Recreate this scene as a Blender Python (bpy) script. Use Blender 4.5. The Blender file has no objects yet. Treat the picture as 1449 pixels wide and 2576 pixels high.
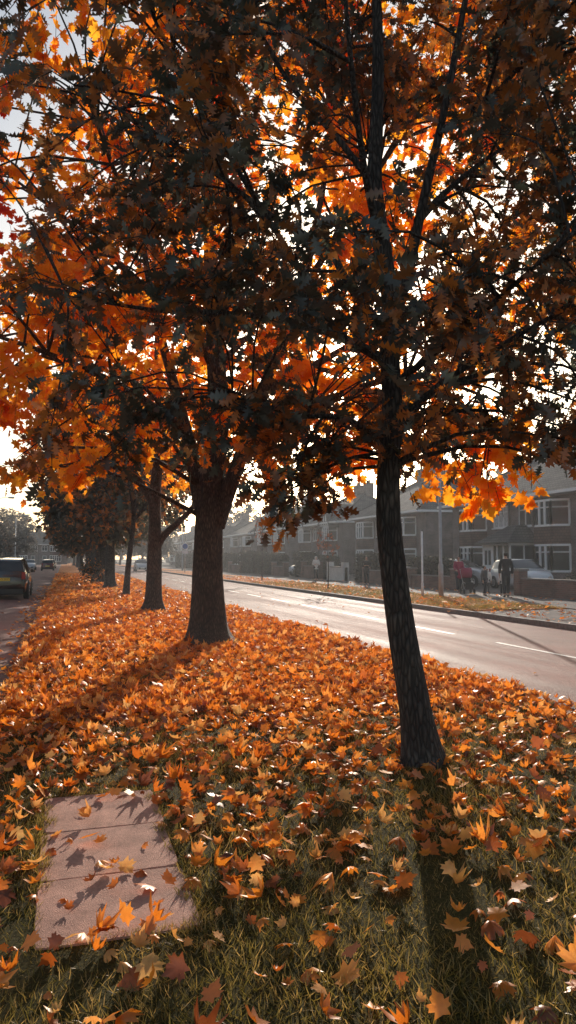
import bpy, math, random
import numpy as np
from mathutils import Vector, Matrix
random.seed(11); rng=np.random.default_rng(11)
R=math.radians
TH=R(17.04); C=math.cos(TH); S=math.sin(TH)
col=bpy.context.scene.collection
def W(X,Y): return (X*C+Y*S, -X*S+Y*C)
# ---------------------------------------------------------------- materials
def newmat(name):
    m=bpy.data.materials.new(name); m.use_nodes=True
    nt=m.node_tree; nt.nodes.clear()
    o=nt.nodes.new('ShaderNodeOutputMaterial')
    return m,nt,o
def nd(nt,t,ins=None,**kw):
    n=nt.nodes.new(t)
    for k,v in kw.items(): setattr(n,k,v)
    if ins:
        for k,v in ins.items():
            if isinstance(v,bpy.types.NodeSocket): nt.links.new(v,n.inputs[k])
            else: n.inputs[k].default_value=v
    return n
def rgba(c): return (c[0],c[1],c[2],1)
def ramp(nt,fac,stops):
    n=nt.nodes.new('ShaderNodeValToRGB'); nt.links.new(fac,n.inputs[0])
    e=n.color_ramp.elements
    while len(e)<len(stops): e.new(0.5)
    for i,(p,c) in enumerate(stops): e[i].position=p; e[i].color=rgba(c)
    return n.outputs[0]
def simple(name,c,rough=0.6,metal=0,var=0.15,scale=6,bump=0.0,coat=0):
    m,nt,o=newmat(name)
    tc=nd(nt,'ShaderNodeTexCoord').outputs['Object']
    nz=nd(nt,'ShaderNodeTexNoise',{'Vector':tc,'Scale':scale,'Detail':5.0})
    a=[x*(1-var) for x in c]; b=[min(1,x*(1+var)) for x in c]
    cr=ramp(nt,nz.outputs[0],[(0.3,a),(0.7,b)])
    p=nd(nt,'ShaderNodeBsdfPrincipled',{'Base Color':cr,'Roughness':rough,'Metallic':metal,'Coat Weight':coat})
    if bump:
        bp=nd(nt,'ShaderNodeBump',{'Height':nz.outputs[0],'Strength':bump,'Distance':0.02})
        nt.links.new(bp.outputs[0],p.inputs['Normal'])
    nt.links.new(p.outputs[0],o.inputs[0]); return m
def leafmat(name,stops,trans=0.5,gloss=0.08,tcol=(1,1,1),rough=0.4):
    m,nt,o=newmat(name)
    at=nd(nt,'ShaderNodeAttribute',attribute_name='tint')
    cr=ramp(nt,at.outputs['Fac'],stops)
    tc=nd(nt,'ShaderNodeTexCoord').outputs['Object']
    nz=nd(nt,'ShaderNodeTexNoise',{'Vector':tc,'Scale':38.0,'Detail':3.0})
    br=nd(nt,'ShaderNodeMapRange',{'Value':nz.outputs[0],'From Min':0.3,'From Max':0.7,'To Min':0.84,'To Max':1.08})
    cv=nd(nt,'ShaderNodeVectorMath',{0:cr,1:br.outputs[0]},operation='MULTIPLY')
    d=nd(nt,'ShaderNodeBsdfDiffuse',{'Color':cv.outputs[0]})
    mul=nd(nt,'ShaderNodeVectorMath',{0:cv.outputs[0],1:tcol},operation='MULTIPLY')
    mn=nd(nt,'ShaderNodeVectorMath',{0:mul.outputs[0],1:(.98,.9,.9)},operation='MINIMUM')
    t=nd(nt,'ShaderNodeBsdfTranslucent',{'Color':mn.outputs[0]})
    mx=nd(nt,'ShaderNodeMixShader',{0:trans,1:d.outputs[0],2:t.outputs[0]})
    g=nd(nt,'ShaderNodeBsdfGlossy',{'Color':(0.9,0.82,0.76,1),'Roughness':rough})
    mg=nd(nt,'ShaderNodeMixShader',{0:gloss,1:mx.outputs[0],2:g.outputs[0]})
    nt.links.new(mg.outputs[0],o.inputs[0]); return m
M_oak=leafmat('oak_leaf',[(0,(0.022,0.034,0.031)),(0.40,(0.062,0.078,0.064)),(0.54,(0.16,0.075,0.03)),(0.95,(0.72,0.24,0.028))],0.5,0.08,(1.45,1.3,1.0),0.42)
M_maple=leafmat('maple_leaf',[(0,(0.64,0.03,0.014)),(0.12,(0.80,0.14,0.012)),(0.5,(0.98,0.34,0.016)),(1,(1.0,0.50,0.034))],0.76,0.02,(1.1,1.05,1.0))
M_lime=leafmat('lime_leaf',[(0,(0.022,0.028,0.024)),(0.6,(0.07,0.07,0.048)),(0.8,(0.32,0.12,0.03)),(1,(0.65,0.22,0.03))],0.5,0.05,(1.3,1.2,1))
M_farleaf=leafmat('haze_tinted_leaf',[(0,(0.06,0.065,0.062)),(0.7,(0.13,0.125,0.11)),(1,(0.36,0.2,0.12))],0.45,0.05,(1.2,1.15,1.1))  # distance haze painted in: greyer, paler leaf colours for far trees and woodland
M_red=leafmat('red_leaf',[(0,(0.12,0.035,0.02)),(1,(0.42,0.13,0.04))],0.4,0.04)
M_fallen=leafmat('fallen_leaf',[(0,(0.22,0.06,0.018)),(0.2,(0.62,0.155,0.018)),(0.6,(0.96,0.31,0.028)),(1,(1.0,0.52,0.15))],0.5,0.07,(1.1,1.0,1.0),0.38)
M_grass=leafmat('grass_blade',[(0,(0.10,0.092,0.02)),(0.6,(0.27,0.205,0.05)),(1,(0.55,0.37,0.13))],0.5,0.05,(1.15,1.05,.9))
M_hedge=leafmat('hedge_leaf',[(0,(0.018,0.022,0.020)),(0.8,(0.06,0.066,0.05)),(1,(0.16,0.10,0.05))],0.3,0.05)
def barkmat(name,a,b):
    m,nt,o=newmat(name)
    tc=nd(nt,'ShaderNodeTexCoord').outputs['Object']
    mp=nd(nt,'ShaderNodeMapping',{'Vector':tc,'Scale':(1,1,0.22)})
    v=nd(nt,'ShaderNodeTexVoronoi',{'Vector':mp.outputs[0],'Scale':34.0},feature='DISTANCE_TO_EDGE')
    n=nd(nt,'ShaderNodeTexNoise',{'Vector':mp.outputs[0],'Scale':22.0,'Detail':8.0,'Roughness':0.7})
    mx=nd(nt,'ShaderNodeMath',{0:v.outputs['Distance'],1:n.outputs[0]},operation='MULTIPLY')
    cr=ramp(nt,mx.outputs[0],[(0.0,a),(0.25,b)])
    n2=nd(nt,'ShaderNodeTexNoise',{'Vector':tc,'Scale':3.0,'Detail':4.0})
    c2=ramp(nt,n2.outputs[0],[(0.4,(0.75,0.75,0.75)),(0.65,(1.25,1.25,1.15))])
    cm=nd(nt,'ShaderNodeVectorMath',{0:cr,1:c2},operation='MULTIPLY')
    p=nd(nt,'ShaderNodeBsdfPrincipled',{'Base Color':cm.outputs[0],'Roughness':0.85})
    h=nd(nt,'ShaderNodeMath',{0:mx.outputs[0],1:4.0},operation='MULTIPLY',use_clamp=True)
    bp=nd(nt,'ShaderNodeBump',{'Height':h.outputs[0],'Strength':0.9,'Distance':0.03})
    nt.links.new(bp.outputs[0],p.inputs['Normal'])
    nt.links.new(p.outputs[0],o.inputs[0]); return m
M_bark=barkmat('oak_bark',(0.024,0.02,0.019),(0.17,0.14,0.125))
M_bark2=barkmat('maple_bark',(0.03,0.022,0.019),(0.19,0.135,0.10))
def brickmat(name,c1,c2,mortar,scale=1.0,rot=None):
    m,nt,o=newmat(name)
    tc=nd(nt,'ShaderNodeTexCoord').outputs['Object']
    sep=nd(nt,'ShaderNodeSeparateXYZ',{0:tc})
    add=nd(nt,'ShaderNodeMath',{0:sep.outputs[0],1:sep.outputs[1]},operation='ADD')
    cmb=nd(nt,'ShaderNodeCombineXYZ',{0:add.outputs[0],1:sep.outputs[2]})
    b=nd(nt,'ShaderNodeTexBrick',{'Vector':cmb.outputs[0],'Color1':rgba(c1),'Color2':rgba(c2),'Mortar':rgba(mortar),'Scale':scale,'Brick Width':0.225,'Row Height':0.075,'Mortar Size':0.008})
    n=nd(nt,'ShaderNodeTexNoise',{'Vector':tc,'Scale':1.3,'Detail':6.0})
    c2_=ramp(nt,n.outputs[0],[(0.35,(0.7,0.7,0.7)),(0.7,(1.2,1.2,1.2))])
    mu=nd(nt,'ShaderNodeVectorMath',{0:b.outputs[0],1:c2_},operation='MULTIPLY')
    p=nd(nt,'ShaderNodeBsdfPrincipled',{'Base Color':mu.outputs[0],'Roughness':0.9})
    bp=nd(nt,'ShaderNodeBump',{'Height':b.outputs['Fac'],'Strength':0.4,'Distance':-0.01})
    nt.links.new(bp.outputs[0],p.inputs['Normal'])
    nt.links.new(p.outputs[0],o.inputs[0]); return m
M_brick=brickmat('house_brick',(0.22,0.155,0.14),(0.15,0.108,0.10),(0.30,0.28,0.27))
M_wallbrick=brickmat('garden_brick',(0.26,0.14,0.115),(0.17,0.10,0.085),(0.22,0.20,0.18))
def tilemat(name,a,b):
    m,nt,o=newmat(name)
    tc=nd(nt,'ShaderNodeTexCoord').outputs['Object']
    sep=nd(nt,'ShaderNodeSeparateXYZ',{0:tc})
    add=nd(nt,'ShaderNodeMath',{0:sep.outputs[0],1:sep.outputs[1]},operation='ADD')
    cmb=nd(nt,'ShaderNodeCombineXYZ',{0:add.outputs[0],1:sep.outputs[2]})
    br=nd(nt,'ShaderNodeTexBrick',{'Vector':cmb.outputs[0],'Color1':rgba(a),'Color2':rgba(b),'Mortar':rgba([x*0.35 for x in a]),'Brick Width':0.25,'Row Height':0.16,'Mortar Size':0.015,'Scale':1.0})
    n=nd(nt,'ShaderNodeTexNoise',{'Vector':tc,'Scale':0.9,'Detail':6.0})
    c2_=ramp(nt,n.outputs[0],[(0.35,(0.7,0.7,0.72)),(0.7,(1.25,1.25,1.2))])
    mu=nd(nt,'ShaderNodeVectorMath',{0:br.outputs[0],1:c2_},operation='MULTIPLY')
    p=nd(nt,'ShaderNodeBsdfPrincipled',{'Base Color':mu.outputs[0],'Roughness':0.92,'Specular IOR Level':0.12})
    bp=nd(nt,'ShaderNodeBump',{'Height':br.outputs['Fac'],'Strength':0.5,'Distance':-0.02})
    nt.links.new(bp.outputs[0],p.inputs['Normal'])
    nt.links.new(p.outputs[0],o.inputs[0]); return m
M_roof=tilemat('roof_tile',(0.15,0.138,0.135),(0.11,0.103,0.104))
M_tileh=tilemat('hung_tile',(0.19,0.11,0.095),(0.13,0.085,0.075))
M_white=simple('white_upvc',(0.85,0.85,0.85),0.45,var=0.03)
M_render=simple('painted_render',(0.70,0.69,0.67),0.85,var=0.1,bump=0.2)
M_glass=simple('window_glass',(0.05,0.055,0.06),0.06,var=0.3,scale=1.5)
M_net=simple('net_curtain',(0.55,0.55,0.55),0.8,var=0.3,scale=9)
M_dark=simple('dark_plastic',(0.02,0.02,0.022),0.5)
M_tyre=simple('rubber',(0.018,0.018,0.018),0.8)
M_rim=simple('alloy',(0.45,0.45,0.47),0.3,metal=0.8)
M_metal=simple('galvanised_steel',(0.42,0.43,0.44),0.5,metal=0.3)
M_postwhite=simple('post_paint',(0.75,0.76,0.77),0.5)
M_black=simple('black_car_paint',(0.012,0.013,0.016),0.18,coat=1.0,var=0.05)
M_silver=simple('silver_car_paint',(0.50,0.51,0.53),0.28,metal=0.3,coat=1.0,var=0.04)
M_whitecar=simple('white_car_paint',(0.78,0.78,0.79),0.25,coat=1.0,var=0.03)
M_redcar=simple('red_car_paint',(0.16,0.03,0.03),0.25,coat=1.0,var=0.05)
M_lightred=simple('rear_lamp_red',(0.35,0.01,0.01),0.2)
M_lightclr=simple('lamp_clear',(0.7,0.7,0.7),0.1)
M_plate=simple('plate_yellow',(0.85,0.58,0.05),0.4,var=0.02)
M_platew=simple('plate_white',(0.75,0.75,0.72),0.4,var=0.02)
M_ink=simple('black_ink',(0.01,0.01,0.01),0.5)
M_skin=simple('skin',(0.5,0.30,0.22),0.55,var=0.05)
M_navy=simple('dark_cloth',(0.014,0.015,0.02),0.9)
M_grey=simple('grey_cloth',(0.12,0.125,0.13),0.9)
M_cream=simple('cream_cloth',(0.75,0.73,0.70),0.9)
M_magenta=simple('magenta_cloth',(0.30,0.03,0.08),0.9)
M_jean=simple('denim',(0.025,0.03,0.045),0.9)
M_hair=simple('dark_hair',(0.02,0.014,0.01),0.6)
M_hairb=simple('fair_hair',(0.28,0.18,0.09),0.6)
M_blue=simple('sign_blue',(0.02,0.09,0.35),0.4)
M_kerb=simple('kerb_stone',(0.22,0.20,0.19),0.85,scale=14,bump=0.5,var=0.3)
def asphalt(name,c,rough,sc=1.0,spec=0.5,bump=0.5,vs=95.0,big=.5):
    m,nt,o=newmat(name)
    tc=nd(nt,'ShaderNodeTexCoord').outputs['Object']
    n1=nd(nt,'ShaderNodeTexNoise',{'Vector':tc,'Scale':big,'Detail':6.0,'Roughness':0.6})
    mp=nd(nt,'ShaderNodeMapping',{'Vector':tc,'Scale':(1.2,0.06,1)})
    n2=nd(nt,'ShaderNodeTexNoise',{'Vector':mp.outputs[0],'Scale':1.6,'Detail':4.0})
    n3=nd(nt,'ShaderNodeTexNoise',{'Vector':tc,'Scale':70.0,'Detail':3.0,'Roughness':0.8})
    n4=nd(nt,'ShaderNodeTexVoronoi',{'Vector':tc,'Scale':vs})
    a1=nd(nt,'ShaderNodeMath',{0:n1.outputs[0],1:n2.outputs[0]},operation='ADD')
    a2=nd(nt,'ShaderNodeMath',{0:n3.outputs[0],1:0.7,2:a1.outputs[0]},operation='MULTIPLY_ADD')
    cr=ramp(nt,nd(nt,'ShaderNodeMath',{0:a2.outputs[0],1:0.5},operation='MULTIPLY').outputs[0],[(0.5,[x*0.55 for x in c]),(0.85,[x*1.6 for x in c])])
    rr=nd(nt,'ShaderNodeMapRange',{'Value':n2.outputs[0],'From Min':0.3,'From Max':0.7,'To Min':rough-0.08,'To Max':rough+0.1})
    p=nd(nt,'ShaderNodeBsdfPrincipled',{'Base Color':cr,'Roughness':rr.outputs[0],'Specular IOR Level':spec,'Specular Tint':(1,.70,.62,1)})
    bp=nd(nt,'ShaderNodeBump',{'Height':n4.outputs['Distance'],'Strength':bump,'Distance':0.012})
    nt.links.new(bp.outputs[0],p.inputs['Normal'])
    nt.links.new(p.outputs[0],o.inputs[0]); return m
M_road=asphalt('asphalt',(0.22,0.115,0.096),0.72,spec=0.24,bump=.8)
M_pave=asphalt('pavement_tarmac',(0.13,0.115,0.108),0.85,spec=0.12)
M_slab=asphalt('concrete_slab',(0.50,0.28,0.21),0.85,spec=.15,bump=.35,vs=170.0,big=5.0)
def groundmat(name,leafy):
    m,nt,o=newmat(name)
    tc=nd(nt,'ShaderNodeTexCoord').outputs['Object']
    n1=nd(nt,'ShaderNodeTexNoise',{'Vector':tc,'Scale':1.4,'Detail':8.0,'Roughness':0.65})
    n2=nd(nt,'ShaderNodeTexVoronoi',{'Vector':tc,'Scale':14.0})
    n3=nd(nt,'ShaderNodeTexNoise',{'Vector':tc,'Scale':60.0,'Detail':4.0,'Roughness':0.8})
    g=ramp(nt,n3.outputs[0],[(0.3,(0.026,0.023,0.008)),(0.7,(0.12,0.10,0.03))])
    lf=ramp(nt,n2.outputs['Color'],[(0.1,(0.2,0.055,0.012)),(0.5,(0.65,0.17,0.02)),(0.9,(0.85,0.30,0.04))])
    sep=nd(nt,'ShaderNodeSeparateXYZ',{0:tc})
    mr=nd(nt,'ShaderNodeMapRange',{'Value':sep.outputs[1],'From Min':5.0,'From Max':16.0,'To Min':0.0,'To Max':leafy})
    th=nd(nt,'ShaderNodeMath',{0:n1.outputs[0],1:mr.outputs[0]},operation='ADD')
    f=nd(nt,'ShaderNodeMapRange',{'Value':th.outputs[0],'From Min':0.72,'From Max':0.9})
    mx=nd(nt,'ShaderNodeMix',{0:f.outputs[0]},data_type='RGBA')
    nt.links.new(g,mx.inputs[6]); nt.links.new(lf,mx.inputs[7])
    p=nd(nt,'ShaderNodeBsdfPrincipled',{'Base Color':mx.outputs[2],'Roughness':0.95,'Specular IOR Level':0.1})
    bp=nd(nt,'ShaderNodeBump',{'Height':n3.outputs[0],'Strength':0.8,'Distance':0.04})
    nt.links.new(bp.outputs[0],p.inputs['Normal'])
    nt.links.new(p.outputs[0],o.inputs[0]); return m
M_verge=groundmat('verge_turf',0.38)
M_far=groundmat('field_turf',0.12)
# ---------------------------------------------------------------- mesh helpers
def addobj(name,me,parent=None,mat=None):
    ob=bpy.data.objects.new(name,me); col.objects.link(ob)
    if mat is not None and me is not None and len(me.materials)==0: me.materials.append(mat)
    if parent: ob.parent=parent
    return ob
def bulk(name,V,F,mat,tint=None,smooth=False):
    me=bpy.data.meshes.new(name)
    V=np.ascontiguousarray(V,dtype=np.float32); F=np.ascontiguousarray(F,dtype=np.int32)
    k=F.shape[1]
    me.vertices.add(len(V)); me.vertices.foreach_set('co',V.ravel())
    me.loops.add(F.size); me.loops.foreach_set('vertex_index',F.ravel())
    me.polygons.add(len(F)); me.polygons.foreach_set('loop_start',np.arange(len(F),dtype=np.int32)*k)
    me.update(calc_edges=True)
    if tint is not None:
        a=me.attributes.new('tint','FLOAT','POINT'); a.data.foreach_set('value',np.ascontiguousarray(tint,dtype=np.float32))
    if smooth: me.polygons.foreach_set('use_smooth',np.ones(len(F),dtype=bool))
    me.materials.append(mat); return me
class MB:
    def __init__(s): s.v=[]; s.f=[]
    def box(s,x0,x1,y0,y1,z0,z1):
        b=len(s.v)
        s.v+=[(x0,y0,z0),(x1,y0,z0),(x1,y1,z0),(x0,y1,z0),(x0,y0,z1),(x1,y0,z1),(x1,y1,z1),(x0,y1,z1)]
        s.f+=[(b,b+3,b+2,b+1),(b+4,b+5,b+6,b+7),(b,b+1,b+5,b+4),(b+1,b+2,b+6,b+5),(b+2,b+3,b+7,b+6),(b+3,b,b+4,b+7)]
        return s
    def poly(s,pts):
        b=len(s.v); s.v+=[tuple(p) for p in pts]; s.f.append(tuple(range(b,b+len(pts)))); return s
    def tube(s,pts,rad,sides=8,cap=True,wob=0,seed=0):
        pts=[Vector(p) for p in pts]; n=len(pts); b=len(s.v)
        up=Vector((0.13,0.97,0.05)); r_=random.Random(seed)
        ph=[r_.uniform(0,6.28) for _ in range(4)]
        for i,p in enumerate(pts):
            t=(pts[min(i+1,n-1)]-pts[max(i-1,0)]).normalized()
            a=up-t*up.dot(t)
            if a.length<0.05: a=Vector((1,0,0))-t*t.x
            a.normalize(); c=t.cross(a)
            rr=rad[i] if hasattr(rad,'__len__') else rad
            wb=wob(p.z) if callable(wob) else wob
            for k in range(sides):
                an=2*math.pi*k/sides
                w=1+wb*(math.sin(3*an+ph[0]+i*0.15)*0.5+math.sin(5*an+ph[1]-i*0.11)*0.4+math.sin(2*an+ph[2]+i*0.3)*0.4)
                q=p+(a*math.cos(an)+c*math.sin(an))*rr*w
                s.v.append(tuple(q))
        for i in range(n-1):
            for k in range(sides):
                k2=(k+1)%sides
                s.f.append((b+i*sides+k,b+i*sides+k2,b+(i+1)*sides+k2,b+(i+1)*sides+k))
        if cap:
            s.f.append(tuple(b+k for k in reversed(range(sides)))); s.f.append(tuple(b+(n-1)*sides+k for k in range(sides)))
        return s
    def mesh(s,name,mat,smooth=False):
        me=bpy.data.meshes.new(name); me.from_pydata(s.v,[],s.f); me.update(); me.materials.append(mat)
        if smooth:
            for p in me.polygons: p.use_smooth=True
        return me
    def obj(s,name,mat,parent=None,smooth=False): return addobj(name,s.mesh(name,mat,smooth),parent)
def thing(name,label,cat,loc=(0,0,0),rot=0,group=None):
    e=bpy.data.objects.new(name,None); col.objects.link(e); e.empty_display_size=0.3
    e.location=loc; e.rotation_euler=(0,0,rot); e['label']=label; e['category']=cat
    if group: e['group']=group
    return e
def tag(o,label,cat,group=None):
    o['label']=label; o['category']=cat
    if group: o['group']=group
    return o
def clone(root,loc,rot=None,scale=None,label=None):
    def rec(o,par):
        c=o.copy(); col.objects.link(c)
        if par is not None:
            c.parent=par; c.matrix_parent_inverse=o.matrix_parent_inverse.copy()
        for ch in list(o.children): rec(ch,c)
        return c
    r=rec(root,None); r.location=loc
    if rot is not None: r.rotation_euler=(0,0,rot)
    if scale is not None: r.scale=scale if hasattr(scale,'__len__') else (scale,)*3
    if label: r['label']=label
    return r
def struct(name,me):
    o=addobj(name,me); o['kind']='structure'; return o
def spline(pts,n):
    P=[Vector(p) for p in pts]; P=[P[0]*2-P[1]]+P+[P[-1]*2-P[-2]]
    out=[]; m=len(P)-3
    for i in range(n):
        t=i/(n-1)*m; k=min(int(t),m-1); u=t-k
        a,b,c,d=P[k:k+4]
        out.append(0.5*((2*b)+(-a+c)*u+(2*a-5*b+4*c-d)*u*u+(-a+3*b-3*c+d)*u**3))
    return out
def strip(xs,ws,fold=0.25):
    V=[];F=[]
    for x,w in zip(xs,ws): V+=[(x,0,0),(x,w,w*fold),(x,-w,w*fold)]
    for i in range(len(xs)-1):
        a=3*i;b=a+3
        F+=[(a,b,b+1),(a,b+1,a+1),(a,a+2,b+2),(a,b+2,b)]
    return np.array(V,float),np.array(F)
T_oak=strip([0,.12,.22,.30,.44,.52,.66,.74,.87,.90,1],[.01,.04,.24,.07,.33,.09,.34,.1,.2,.05,.005])
def fan(half,cx):
    pts=[(half[0][0],0)]+half[1:-1]+[(half[-1][0],0)]+[(x,-y) for x,y in reversed(half[1:-1])]
    V=[(cx,0,0)]+[(x,y,0) for x,y in pts]; n=len(pts)
    F=[(0,1+i,1+(i+1)%n) for i in range(n)]
    return np.array(V,float),np.array(F)
T_maple=fan([(0,0),(-.07,.36),(.16,.27),(.22,.50),(.36,.44),(.50,.56),(.47,.27),(.62,.30),(.70,.24),(.74,.13),(1,0)],.3)
T_maple2=fan([(0,0),(-.02,.34),(.2,.28),(.45,.56),(.5,.2),(1,0)],.3)
T_quad=(np.array([(0,0,0),(.5,.35,.05),(1,0,0),(.5,-.35,.05)],float),np.array([(0,1,2),(0,2,3)]))
T_blade=(np.array([(0,.04,0),(0,-.04,0),(.55,.028,.08),(.55,-.028,.08),(1,0,.3)],float),np.array([(0,1,3),(0,3,2),(2,3,4)]))
def norm(a): return a/np.maximum(np.linalg.norm(a,axis=1,keepdims=True),1e-6)
def scatter(T,P,A,Nn,sc,curl=None,tint=None):
    V,F=T; N=len(P); n=len(V)
    A=norm(A); Nn=norm(Nn-(Nn*A).sum(1,keepdims=True)*A); B=np.cross(Nn,A)
    loc=np.repeat(V[None],N,0)
    if curl is not None:
        r2=(V[:,0]-.35)**2+V[:,1]**2
        loc[:,:,2]+=curl[:,None]*r2[None]
    loc=loc*sc[:,None,None]
    out=P[:,None,:]+loc[:,:,0:1]*A[:,None]+loc[:,:,1:2]*B[:,None]+loc[:,:,2:3]*Nn[:,None]
    FF=(F[None]+ (np.arange(N)*n)[:,None,None]).reshape(-1,3)
    t=None if tint is None else np.repeat(tint,n)
    return out.reshape(-1,3),FF,t
# ---------------------------------------------------------------- trees
def make_tree(root,limbs,clusters,T,leafmat,bark,lsize=0.13,twigs=6,lpt=9,crad=0.45,twig_geo=True,sides=8,seed=1,tbias=None,flare=1.5,bw=0.05,droop=0.25,roots=0.16):
    r_=random.Random(seed); g=np.random.default_rng(seed)
    mb=MB(); samples=[]
    for li,(pts,r0,r1) in enumerate(limbs):
        n=14
        sp=spline(pts,n)
        if li==0: sp=spline(pts[:3],22)+spline(pts[2:],40)[1:]; n=len(sp)
        rad=[]
        for i in range(n):
            t=i/(n-1)
            if li==0: t=max(0,sp[i].z)/max(.1,sp[-1].z)
            rr=r0+(r1-r0)*t**0.8
            if li==0:
                z=sp[i].z; rr*=1+(flare-1)*(math.exp(-max(z,0)/0.13)*.8+math.exp(-max(z,0)/0.5)*.2)
            rad.append(rr)
        mb.tube(sp,rad,(36 if li==0 else sides),wob=(lambda z:bw+roots*math.exp(-max(z,0)/.16)) if li==0 else 0.05,seed=seed+li)
        for i,p in enumerate(sp):
            if li>0 or i>n*0.7: samples.append((p,rad[i]))
    LP=[];LA=[];LT=[];
    for c,rad in clusters:
        c=Vector(c)
        best=None;bd=1e9
        for p,rr in samples:
            d=(p-c).length+ (0.8*max(0,p.z-c.z))+r_.uniform(0,.4)
            if d<bd: bd=d;best=(p,rr)
        p,rr=best; L=(c-p).length
        mid=p+(c-p)*0.5+Vector((r_.uniform(-.1,.1)*L,r_.uniform(-.1,.1)*L,0.12*L))
        sp=spline([p,mid,c],6)
        r0=min(rr*0.8,0.008+0.011*L)
        mb.tube(sp,[r0+(0.006-r0)*i/5 for i in range(6)],5,cap=False)
        out=(c-p).normalized()
        ct=r_.random()
        for k in range(twigs):
            d=(out*0.5+Vector((r_.gauss(0,1),r_.gauss(0,1),r_.gauss(0,.7)))).normalized()
            ln=rad*r_.uniform(.6,1.3)
            s0=sp[4] if k%2 else c
            e=s0+d*ln+Vector((0,0,-droop*ln)); m=s0+d*ln*.5+Vector((0,0,.03))
            if twig_geo: mb.tube([s0,m,e],[.005,.004,.002],3,cap=False)
            for j in range(lpt):
                t=r_.uniform(.15,1.05)
                q=s0*(1-t)**2+m*2*t*(1-t)+e*t*t
                LP.append((q.x+r_.gauss(0,.035),q.y+r_.gauss(0,.035),q.z+r_.gauss(0,.03)))
                a=d*0.6+Vector((r_.gauss(0,.7),r_.gauss(0,.7),r_.gauss(-.45,.5)))
                LA.append(tuple(a)); LT.append(ct)
    LP=np.array(LP);LA=np.array(LA);LT=np.array(LT);N=len(LP)
    nn=g.normal(size=(N,3)); nn[:,2]+=0.6
    sc=lsize*g.uniform(.65,1.25,N)
    base=LT*0.45+g.random(N)*0.55
    if tbias is not None: base=tbias(LP,base,g)
    V,F,t=scatter(T,LP,LA,nn,sc,g.normal(0,.35,N),np.clip(base,0,1))
    addobj('trunk',mb.mesh('trunk',bark,True),root)
    addobj('crown',bulk('crown',V,F,leafmat,t),root)
def ell(n,cx,cy,cz,rx,ry,rz,zmin,g,keep,shell=0.35):
    out=[]
    while len(out)<n:
        v=g.normal(size=3); v/=np.linalg.norm(v); r=shell+(1-shell)*g.random()**0.6
        x,y,z=cx+v[0]*rx*r,cy+v[1]*ry*r,cz+v[2]*rz*r
        if z<zmin: continue
        if g.random()>keep(x,y,z): continue
        out.append((x,y,z))
    return out
# front oak
OX,OY=1.005,5.5
g1=np.random.default_rng(5)
def okeep(x,y,z):
    X=x+OX
    if y<-1.7: return 0
    k=1.0
    if 0.0<X<1.35 and 3.4<z<5.6: k=0.14
    if X<-1.4 and z>2.6: k=0.30
    if z<3.0 and X>-.3: k=0.75
    return k
oc=[(c,g1.uniform(.34,.52)) for c in ell(335,-.45,.1,4.8,3.3,2.4,3.1,2.45,g1,okeep)]
oc+=[((X-OX,dy,z),.3) for X,dy,z in [(.05,-.2,2.12),(.12,.1,2.3),(-.1,.2,2.45),(.3,-.1,2.35),(.0,-.1,2.0),(.1,0,1.95),(.2,.1,2.15),(2.0,-.3,2.35),(2.2,.1,2.5),(1.75,-.2,2.6),(.55,-.1,2.45),(-.5,-.2,2.6),(-.9,-.3,2.5),(-1.3,-.2,2.4),(-1.7,-.3,2.45),(-2.0,0,2.3),(-1.5,.4,2.3),(-.7,.3,2.45),(1.4,.2,2.7),(2.4,.2,2.2)]]
ox,oy=W(OX,OY)
oak=thing('oak_tree','young oak with slim leaning trunk and dark lobed leaves','tree',(ox,oy,0),-TH)
P=lambda X,z,dy=0:(X-OX,dy,z)
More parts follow.
